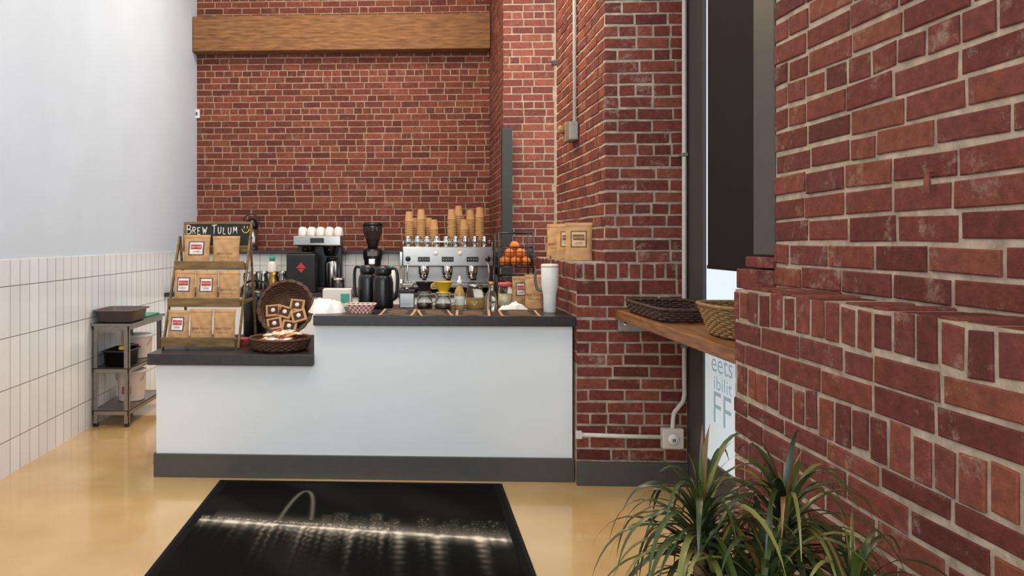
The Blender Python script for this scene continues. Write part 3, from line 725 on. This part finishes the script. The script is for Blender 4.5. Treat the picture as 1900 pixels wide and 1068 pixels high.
# ================================================================ BACK COUNTER EQUIPMENT
ex=X(831,7.6)
e=thing('espresso_machine','stainless three-group espresso machine on the back worktop','espresso machine',(ex,7.80,ZB))
MB().box(-.46,.46,-.16,.30,.25,.455,0,.012).build('housing',['steel'],e)
mb=MB(); mb.box(-.44,.44,.02,.28,.07,.25,0,.004); mb.build('back_splash',['steel'],e)
mb=MB(); mb.box(-.46,.46,-.28,.30,.045,.085,0,.006); mb.build('base_tray',['steel'],e)
mb=MB()
for i in range(30): mb.box(-.43+i*.0295,-.422+i*.0295,-.27,.0,.085,.090)
mb.box(-.43,.43,-.14,-.13,.083,.088)
mb.build('drip_grate',['dkmetal'],e)
for x in(-.48,.46):
    mb=MB(); mb.add([(x,-.28,.05),(x,.30,.05),(x,.30,.46),(x,-.10,.46),(x,-.19,.40),(x,-.19,.26),(x,-.12,.12),(x,-.28,.09),(x+.02,-.28,.05),(x+.02,.30,.05),(x+.02,.30,.46),(x+.02,-.10,.46),(x+.02,-.19,.40),(x+.02,-.19,.26),(x+.02,-.12,.12),(x+.02,-.28,.09)],[tuple(range(8)),tuple(range(8,16))]+[(i,(i+1)%8,8+(i+1)%8,8+i) for i in range(8)]); mb.build('side_panel',['chrome'],e)
for x in(-.42,.42): 
    for y in(-.22,.24): MB().lathe([(.02,0),(.025,.045)],0,16,(x,y,0)).build('foot',['dkmetal'],e)
for x in(-.24,.0,.25):
    g=MB().lathe([(.045,.17),(.05,.19),(.05,.245),(.04,.262)],0,24,(x,-.14,0)).build('group_head',['chrome'],e)
    mb=MB(); mb.lathe([(.012,.115),(.02,.13),(.040,.14),(.042,.172)],0,20,(x,-.14,0)); mb.build('portafilter_basket',['chrome'],g)
    mb=MB(); mb.tube([(x,-.18,.158),(x+.004,-.23,.152),(x+.008,-.33,.135)],[.010,.012,.016]); mb.build('portafilter_handle',['black'],g)
    MB().box(x-.06,x+.06,-.168,-.16,.30,.35,0,.003).build('button_panel',['black'],e)
    for k in range(4): MB().sphere(.006,(x-.04+.027*k,-.170,.325),0,8,6).build('button',['chrome'],e)
for x in(-.40,.40):
    mb=MB(); mb.tube(cat([(x,-.15,.28),(x,-.21,.28),(x*1.02,-.235,.2),(x*1.01,-.22,.11)],5),.006); mb.build('steam_wand',['chrome'],e)
    mb=MB(); mb.M=Matrix.Translation((x,-.16,.33))@Matrix.Rotation(pi/2,4,'X'); mb.lathe([(.012,0),(.012,.02),(.026,.022),(.026,.045),(.001,.046)],0,20); mb.build('steam_knob',['black'],e)
for x in(-.12,.125):
    mb=MB(); mb.M=Matrix.Translation((x,-.16,.385))@Matrix.Rotation(pi/2,4,'X'); mb.lathe([(.024,0),(.024,.012),(.001,.013)],0,20)
    mb.build('pressure_gauge',['lwhite'],e)
mb=MB(); mb.tube([(-.45,-.14,.50),(.45,-.14,.50)],.006)
for k in range(7): mb.tube([(-.45+.15*k,-.14,.455),(-.45+.15*k,-.14,.50)],.004)
mb.tube([(-.45,-.14,.50),(-.45,.28,.50)],.006); mb.tube([(.45,-.14,.50),(.45,.28,.50)],.006); mb.build('cup_rail',['chrome'],e)
TZ=ZB+.456
G='steel milk pitchers on top of the espresso machine'
e=thing('milk_pitcher','small polished steel milk pitcher','pitcher',(ex-.40,7.74,TZ),.6,G)
MB().lathe([(.034,0),(.038,.006),(.036,.06),(.032,.085),(.036,.10),(.034,.10),(.030,.085),(.034,.06),(.034,.008),(.001,.007)],0,24,cap=False).build('jug',['chrome'],e)
MB().tube(cat([(.031,0,.09),(.058,0,.085),(.056,0,.03),(.036,0,.025)],4),.004).build('handle',['chrome'],e)
for i in range(1,9): dup(e,(ex-.40+i*.098,7.74,TZ),.6+.12*(i%4))
G='stacked kraft paper cups on the espresso machine'
first=None
def cupmesh():
    mb=MB(); mb.lathe([(.0455,0),(.0475,.003),(.0455,.006),(.044,.006),(.032,.108),(.029,.108),(.028,.103),(.001,.103)],0,20,cap=False); return mb
rr=random.Random(2)
stk=[(759,392,7.86),(768,402,7.97),(781,386,7.86),(795,402,7.97),(805,404,7.86),(838,386,7.86),(851,380,7.97),(861,404,7.86),(873,389,7.97),(890,384,7.88)]
for (b,top,y) in stk:
    ht=Z(top,y)-TZ; n=max(3,int((ht-.108)/.021)+1); x=X(b,y)
    for k in range(n):
        p=(x+rr.uniform(-.0012,.0012),y,TZ+k*.021)
        if first is None:
            first=cupmesh().build('paper_cup',['cup'],loc=p); tag(first,'upturned kraft paper cup in a stack','paper cup',G)
        else: dup(first,p)
# grinder
e=thing('coffee_grinder','black espresso grinder with smoked bean hopper','grinder',(X(691,7.75),7.78,ZB))
MB().box(-.10,.10,-.13,.14,0,.06,0,.012).build('base',['black'],e)
MB().lathe([(.075,.06),(.085,.09),(.088,.30),(.10,.34),(.10,.41),(.08,.43)],0,28,(0,.03,0)).build('body',['black'],e)
MB().lathe([(.05,.43),(.055,.47),(.10,.60),(.102,.67)],0,28,(0,.03,0)).build('hopper',['smoke'],e)
MB().lathe([(.104,.67),(.106,.685),(.09,.70),(.001,.702)],0,28,(0,.03,0)).build('hopper_lid',['black'],e)
MB().lathe([(.001,.445),(.045,.445),(.075,.53),(.001,.535)],0,20,(0,.03,0),cap=False).build('coffee_beans',['coffee'],e)
mb=MB(); mb.box(-.035,.035,-.14,-.04,.27,.33,0,.008); mb.tube([(0,-.11,.27),(0,-.115,.22)],[.025,.015]); mb.build('dosing_spout',['chrome'],e)
for x_ in(-.03,.03): MB().tube([(x_,-.05,.16),(x_,-.13,.16)],.006).build('portafilter_fork',['chrome'],e)
MB().box(-.05,.05,-.075,-.065,.355,.40,0,.003).build('display',['grayp'],e)
# brewer
e=thing('coffee_brewer','stainless and black twin batch coffee brewer','coffee maker',(X(592,7.75),7.80,ZB))
MB().box(-.245,.245,-.22,.2,.46,.565,0,.012).build('top_housing',['steel'],e)
MB().box(-.23,.23,.02,.19,.04,.46,0,.006).build('tower',['black'],e)
MB().box(-.245,.245,-.22,.2,0,.04,0,.006).build('base',['black'],e)
for x in(-.12,.12):
    g=MB().lathe([(.055,.36),(.075,.45),(.08,.462)],0,24,(x,-.09,0)).build('brew_basket',['black'],e)
    MB().tube([(x,-.16,.43),(x,-.23,.42)],.010).build('basket_handle',['black'],g)
MB().box(-.07,.07,-.224,-.219,.49,.54).build('control_panel',['black'],e)
lathe_thing('coffee_urn','steel thermal coffee urn under the brewer','urn',(X(614,7.6),7.71,ZB+.041),[('body',[(.07,0),(.075,.01),(.075,.24),(.055,.28)],'steel'),('lid',[(.058,.28),(.05,.30),(.001,.302)],'black')])
lathe_thing('coffee_urn','dark thermal coffee urn under the brewer','urn',(X(572,7.6),7.71,ZB+.041),[('body',[(.07,0),(.075,.01),(.075,.24),(.055,.28)],'dkmetal'),('lid',[(.058,.28),(.05,.30),(.001,.302)],'black')])
G='white cups on top of the brewer'; z=ZB+.566
e=thing('coffee_cup','upturned white porcelain cup','cup',(X(563,7.7)-.01,7.68,z),1.4,G)
MB().lathe([(.041,0),(.042,.003),(.040,.05),(.032,.078),(.022,.082),(.021,.088),(.001,.087)],0,22,cap=False).build('cup',['porc'],e)
MB().tube(cat([(.04,0,.03),(.062,0,.03),(.058,0,.058),(.034,0,.055)],4),.004).build('handle',['porc'],e)
for i in range(1,10): dup(e,(X(563,7.7)-.01+(i%5)*.092,7.68+.12*(i//5),z),1.4+.04*i)
e=thing('grinder_cabinet','tall black bean grinder casing with red triangle emblem','grinder',(X(557,7.3),7.455,ZB))
MB().box(-.145,.145,-.10,.10,0,.385,0,.012).build('casing',['black'],e)
mb=MB(); mb.add([(-.0,-.102,.30),(-.05,-.102,.245),(.05,-.102,.245)],[(0,1,2)]); mb.add([(-.035,-.102,.238),(.035,-.102,.238),(0,-.102,.20)],[(0,1,2)]); mb.build('emblem',['red'],e)
MB().box(-.12,.12,-.09,.09,.385,.40,0,.005).build('lid',['dkmetal'],e)
def airpot(b,y,zz,lab,s=1):
    e=thing('airpot',lab,'airpot',(X(b,y),y,zz),0)
    MB().lathe([(.065,0),(.07,.01),(.07,.24)],0,28).build('body',['steel'],e)
    MB().lathe([(.071,.24),(.073,.27),(.06,.33),(.035,.35),(.001,.352)],0,28).build('pump_lid',['black'],e)
    MB().tube(cat([(0,-.055,.30),(0,-.10,.315),(0,-.11,.275)],4),.012).build('spout',['black'],e)
    MB().tube(cat([(-.07,0,.28),(-.085,0,.36),(0,0,.40),(.085,0,.36),(.07,0,.28)],5),.006).build('handle',['black'],e)
    e.scale=(s,)*3; return e
airpot(467,8.36,1.306,'steel airpot with black pump top on the tiled ledge')
lathe_thing('spray_bottle','white plastic squeeze bottle','bottle',(X(505,7.8),7.8,ZB),[('bottle',[(.05,0),(.055,.01),(.055,.26),(.03,.30)],'wplastic'),('cap',[(.028,.30),(.03,.34),(.012,.36),(.001,.362)],'green')])
G='steel pitchers on the back worktop'
for b,y,s in((489,7.68,1.0),(508,7.45,.9),(524,7.72,1.05),(470,7.55,1.1)):
    e=thing('steel_pitcher','tall %s pitcher with handle'%('brass' if s<1 else 'steel'),'pitcher',(X(b,y),y,ZB),s*3,G)
    MB().lathe([(.05,0),(.055,.008),(.052,.12),(.040,.17),(.048,.20),(.045,.2),(.038,.17),(.048,.12),(.048,.01),(.001,.009)],0,24,cap=False).build('jug',['brass' if s<1 else 'steel'],e)
    MB().tube(cat([(.046,0,.19),(.09,0,.18),(.085,0,.07),(.053,0,.05)],5),.006).build('handle',['dkmetal'],e)
lathe_thing('coffee_canister','short black canister with chrome lid','canister',(X(627,7.45),7.45,ZB),[('body',[(.06,0),(.065,.01),(.065,.12)],'black'),('lid',[(.066,.12),(.066,.14),(.05,.15),(.001,.152)],'chrome')])
lathe_thing('milk_jug','white milk jug with green cap','jug',(X(726,7.5),7.5,ZB),[('body',[(.045,0),(.05,.01),(.05,.18),(.028,.24)],'wplastic'),('cap',[(.026,.24),(.026,.265),(.001,.266)],'green')])
# ================================================================ FRUIT BASKET
by=6.35; bxx=X(956,by)
e=thing('fruit_basket','two-tier black wire basket holding oranges','basket',(bxx-.012,by,ZB))
W=.14
def wire(z0,z1):
    mb=MB()
    for z_ in(z0,z1): mb.tube([(-W,-W,z_),(W,-W,z_),(W,W,z_),(-W,W,z_)],.007,0,6,True)
    for k in range(7):
        t=-W+2*W*k/6
        for a,b in(((t,-W),(t,-W)),((t,W),(t,W)),((-W,t),(-W,t)),((W,t),(W,t))): mb.tube([(a[0],a[1],z0),(b[0],b[1],z1)],.0034,0,5)
        mb.tube([(t,-W,z0),(t,W,z0)],.0034,0,5)
    for k in(1,2,3):
        z_=z0+(z1-z0)*k/4; mb.tube([(-W,-W,z_),(W,-W,z_),(W,W,z_),(-W,W,z_)],.0034,0,5,True)
    return mb
wire(.02,.22).build('wire_bin',['black'],e); wire(.30,.46).build('wire_bin',['black'],e)
mb=MB()
for a in((-W,-W),(W,-W),(W,W),(-W,W)): mb.tube([(a[0],a[1],0),(a[0],a[1],.58)],.007)
mb.tube([(-W,-W,.58),(W,-W,.58),(W,W,.58),(-W,W,.58)],.007,0,6,True); mb.build('frame',['black'],e)
G='oranges in the wire basket'; o1=None; rr=random.Random(6)
pile=[(-.088,-.085,0),(.0,-.09,0),(.088,-.08,0),(-.086,.003,0),(.002,.0,.004),(.09,.012,0),(-.048,.090,0),(.046,.088,0),(-.045,-.045,.066),(.050,-.048,.066),(.045,.045,.068),(-.043,.045,.068),(.005,-.005,.126)]
for base_,n in((.024,12),(.304,13)):
    for i,(a,b,cz) in enumerate(pile[:n]):
        if base_>.1 and i in(11,): continue
        r=.0395; sx=-1 if base_<.1 else 1
        p=(bxx-.012+a*sx,by+b,ZB+base_+.042+cz)
        if o1 is None:
            mb=MB(); mb.lathe([(.0005,-.037),(.012,-.0385)]+[(r*math.sin(pi*q/12),-r*math.cos(pi*q/12)*.97) for q in range(2,11)]+[(.010,.0375),(.004,.035),(.0005,.0345)],0,20)
            o1=mb.build('orange_fruit',['orange'],loc=p); tag(o1,'ripe orange piled in the wire basket','orange',G)
        else:
            q=dup(o1,p); q.rotation_euler=(rr.uniform(0,3),rr.uniform(0,3),0)
# ================================================================ STEEL CART
cx0,cx1,cy0,cy1=-2.412,-2.13,5.64,6.42
e=thing('steel_cart','stainless three-tier utility cart against the tiled wall','cart',(cx0,cy0,0)); cw=cx1-cx0; cd=cy1-cy0
for z in(.12,.44,.765):
    mb=MB(); mb.box(0,cw,0,cd,z,z+.006); 
    for a in((0,cw,0,.012),(0,cw,cd-.012,cd),(0,.012,0,cd),(cw-.012,cw,0,cd)): mb.box(a[0],a[1],a[2],a[3],z-.03,z+.008,0,.002)
    if z>.7: mb.box(-.008,cw+.02,-.015,cd+.015,z-.0,z+.022,0,.003)
    mb.build('shelf',['cartsteel'],e)
for x in(.002,cw-.038):
    for y in(.002,cd-.038):
        mb=MB(); mb.box(x,x+.036,y,y+.005,.02,.765); mb.box(x if x<.1 else x+.031,(x+.005) if x<.1 else x+.036,y,y+.036,.02,.765)
        mb.box(x-.0,x+.036,y,y+.036,0,.03,1,.004); mb.build('leg',['cartsteel','dkmetal'],e)
def tub(name,label,catg,loc,w,d,h,mt,rz=0):
    e=thing(name,label,catg,loc,rz)
    pr=[(.40,.002),(.44,.006),(.48,h),(.54,h),(.54,h+.008),(.46,h+.008),(.42,.010),(.0005,.010)]
    vs=MB(); vs.M=Matrix.Diagonal((w,d,1,1)); vs.lathe(pr,0,40,sq=8); vs.build('tub',[mt],e); return e
tub('bus_tub','gray plastic bus tub on the steel cart','tub',(-2.255,5.83,.788),.31,.38,.09,'grayp')
mb=MB(); mb.box(-.11,.11,-.16,.16,0,.012,0,.003); tag(mb.build('cutting_board',['green'],loc=(-2.26,6.245,.788)),'teal plastic cutting board on the steel cart','cutting board')
def pail(loc,lab,r=.105,h=.19):
    e=thing('storage_pail',lab,'pail',loc,0,'white plastic storage pails on the cart')
    MB().lathe([(r*.88,0),(r*.9,.005),(r,h),(r*1.03,h+.003)],0,32).build('pail_body',['pail'],e)
    MB().lathe([(r*1.06,h-.008),(r*1.06,h+.008),(r*.95,h+.012),(.001,h+.012)],0,32).build('pail_lid',['wplastic'],e)
    MB().tube([( -r*1.04*math.cos(a),-r*1.04*math.sin(a)*.5-.02,h-.02-.09*math.sin(a)) for a in np.linspace(0,pi,12)],.003).build('wire_handle',['galv'],e)
    MB().box(-.035,.035,-r*.99,-r*.93,.06,.12).build('label_sticker',['red'],e)
pail((-2.262,6.05,.128),'white plastic pail with red label on lower shelf',.115,.235)
pail((-2.262,6.22,.448),'white plastic pail on middle shelf',.11,.18)
tub('tool_caddy','black plastic tool caddy on the steel cart','caddy',(-2.27,5.86,.448),.20,.32,.11,'black')
e=thing('yellow_tool','black hand tool with yellow grip on the caddy','tool',(-2.23,5.86,.568))
MB().box(-.02,.02,-.12,.02,0,.03,0,.008).build('grip',['yellow'],e); MB().box(-.015,.015,.02,.13,.005,.025,0,.006).build('head',['black'],e)
# ================================================================ PLANT
def plant():
    px,py=.67,1.50
    e=thing('potted_dracaena','bushy green dracaena with long arching strap leaves','potted plant',(px,py,0))
    MB().lathe([(.13,0),(.14,.01),(.18,.30),(.185,.31),(.17,.31),(.165,.28),(.001,.28)],0,36,cap=False).build('pot',['pot'],e)
    MB().lathe([(.001,.285),(.08,.288),(.165,.282)],0,30,cap=False).build('soil',['soil'],e)
    rnd=random.Random(31)
    crowns=[((-.09,.03,.84),95,.25),((.07,.02,.85),95,.245),((-.01,-.08,.75),80,.25),((.12,-.12,.75),70,.24),((-.07,.0,.74),60,.24)]
    for (cx,cy,cz),n,ln in crowns:
        MB().tube(cat([(cx*.3,cy*.3,.27),(cx*.5,cy*.6,.5),(cx,cy,cz-.08),(cx,cy,cz+.0)],6),[.015]*18+[.008]).build('stem',['stem'],e)
        mb=MB()
        for i in range(n):
            az=i*2.39996+rnd.uniform(-.2,.2); q=i/n
            el=math.radians(84-62*q**.8+rnd.uniform(-10,10)); L=ln*rnd.uniform(.7,1.2)*(1-.35*(q<.12)); w=rnd.uniform(.0042,.0078)
            p=Vector((cx,cy,cz+.03*(1-q)-.07*q)); d=Vector((math.cos(az)*math.cos(el),math.sin(az)*math.cos(el),math.sin(el)))
            side=Vector((-math.sin(az),math.cos(az),0)); drop=rnd.uniform(.20,.38)*(.55 if q<.12 else 1); ns=12; vs=[];fs=[]
            twist=rnd.uniform(-.5,.5)
            for k in range(ns+1):
                t=k/ns; ww=w*min(1,.45+3*t)*(1-t**2.6)+.0004
                sd=(side*math.cos(twist*t)+Vector((0,0,1))*math.sin(twist*t))
                nn=d.cross(sd).normalized()
                for a,hh in((-1,0),(0,-.002),(1,0)):
                    v=p+sd*a*ww+nn*hh*(1-t)
                    lim=.978-px
                    if v.x>lim-.02: v.x=lim-.02*math.exp(-(v.x-lim+.02)/.02)
                    vs.append(tuple(v))
                p=p+d*(L/ns); d=(d+Vector((0,0,-1))*drop*(.5+1.3*t)).normalized()
            for k in range(ns):
                a=k*3; fs+= [(a,a+1,a+4,a+3),(a+1,a+2,a+5,a+4)]
            f=rnd.uniform(.35,1.25); c=(.050*f,.078*f,.018*f)
            if rnd.random()<.14: c=(.20,.20,.05)
            elif rnd.random()<.06: c=(.18,.10,.03)
            mb.add(vs,fs,0,True,c)
        mb.build('foliage',['leaf'],e,usecol=True)
plant()
# ================================================================ LIGHT
wd=bpy.data.worlds.new('World'); sc.world=wd; wd.use_nodes=True
bg=wd.node_tree.nodes['Background']; bg.inputs[0].default_value=(.82,.91,1,1); bg.inputs[1].default_value=1.15
def area(name,loc,target,sx,sy,en,col):
    l=bpy.data.lights.new(name,'AREA'); l.shape='RECTANGLE'; l.size=sx; l.size_y=sy; l.energy=en; l.color=col
    o=bpy.data.objects.new(name,l); COLL.objects.link(o); o.location=loc
    o.rotation_euler=(Vector(target)-Vector(loc)).to_track_quat('-Z','Y').to_euler(); return o
area('storefront_daylight',(-.6,-2.4,2.6),(-.4,6,1.2),3.5,3.0,135,(.92,.97,1))
area('ceiling_lamp_front',(-1.4,3.2,4.7),(-1.4,3.6,0),1.0,1.0,55,(1,.76,.50))
area('ceiling_lamp_bar',(-.6,6.3,4.8),(-.7,7.2,1),1.6,1.0,85,(1,.87,.70))
area('side_window_daylight',(1.50,6.5,3.0),(.2,7.1,2.6),1.1,3.0,32,(.92,.97,1))
area('left_wall_fill',(.85,3.3,3.6),(-2.4,4.6,2.8),1.2,1.6,45,(.84,.93,1))  # cool fill added inside the room to brighten the left wall
area('pillar_lamp',(-.2,5.2,3.6),(1.3,5.1,2.4),.4,.4,28,(1,.74,.42))
# ================================================================ CAMERA
cam=bpy.data.cameras.new('camera'); co=bpy.data.objects.new('camera',cam); COLL.objects.link(co)
co.location=(0,0,CAMZ); co.rotation_euler=(pi/2,0,YAW)
cam.sensor_fit='HORIZONTAL'; cam.sensor_width=36; cam.lens=FPX/1900*36; cam.shift_x=(950-703)/1900; cam.shift_y=-89/1900; cam.clip_start=.02
sc.camera=co
sc.view_settings.view_transform='Standard'; sc.view_settings.look='None'; sc.view_settings.exposure=0
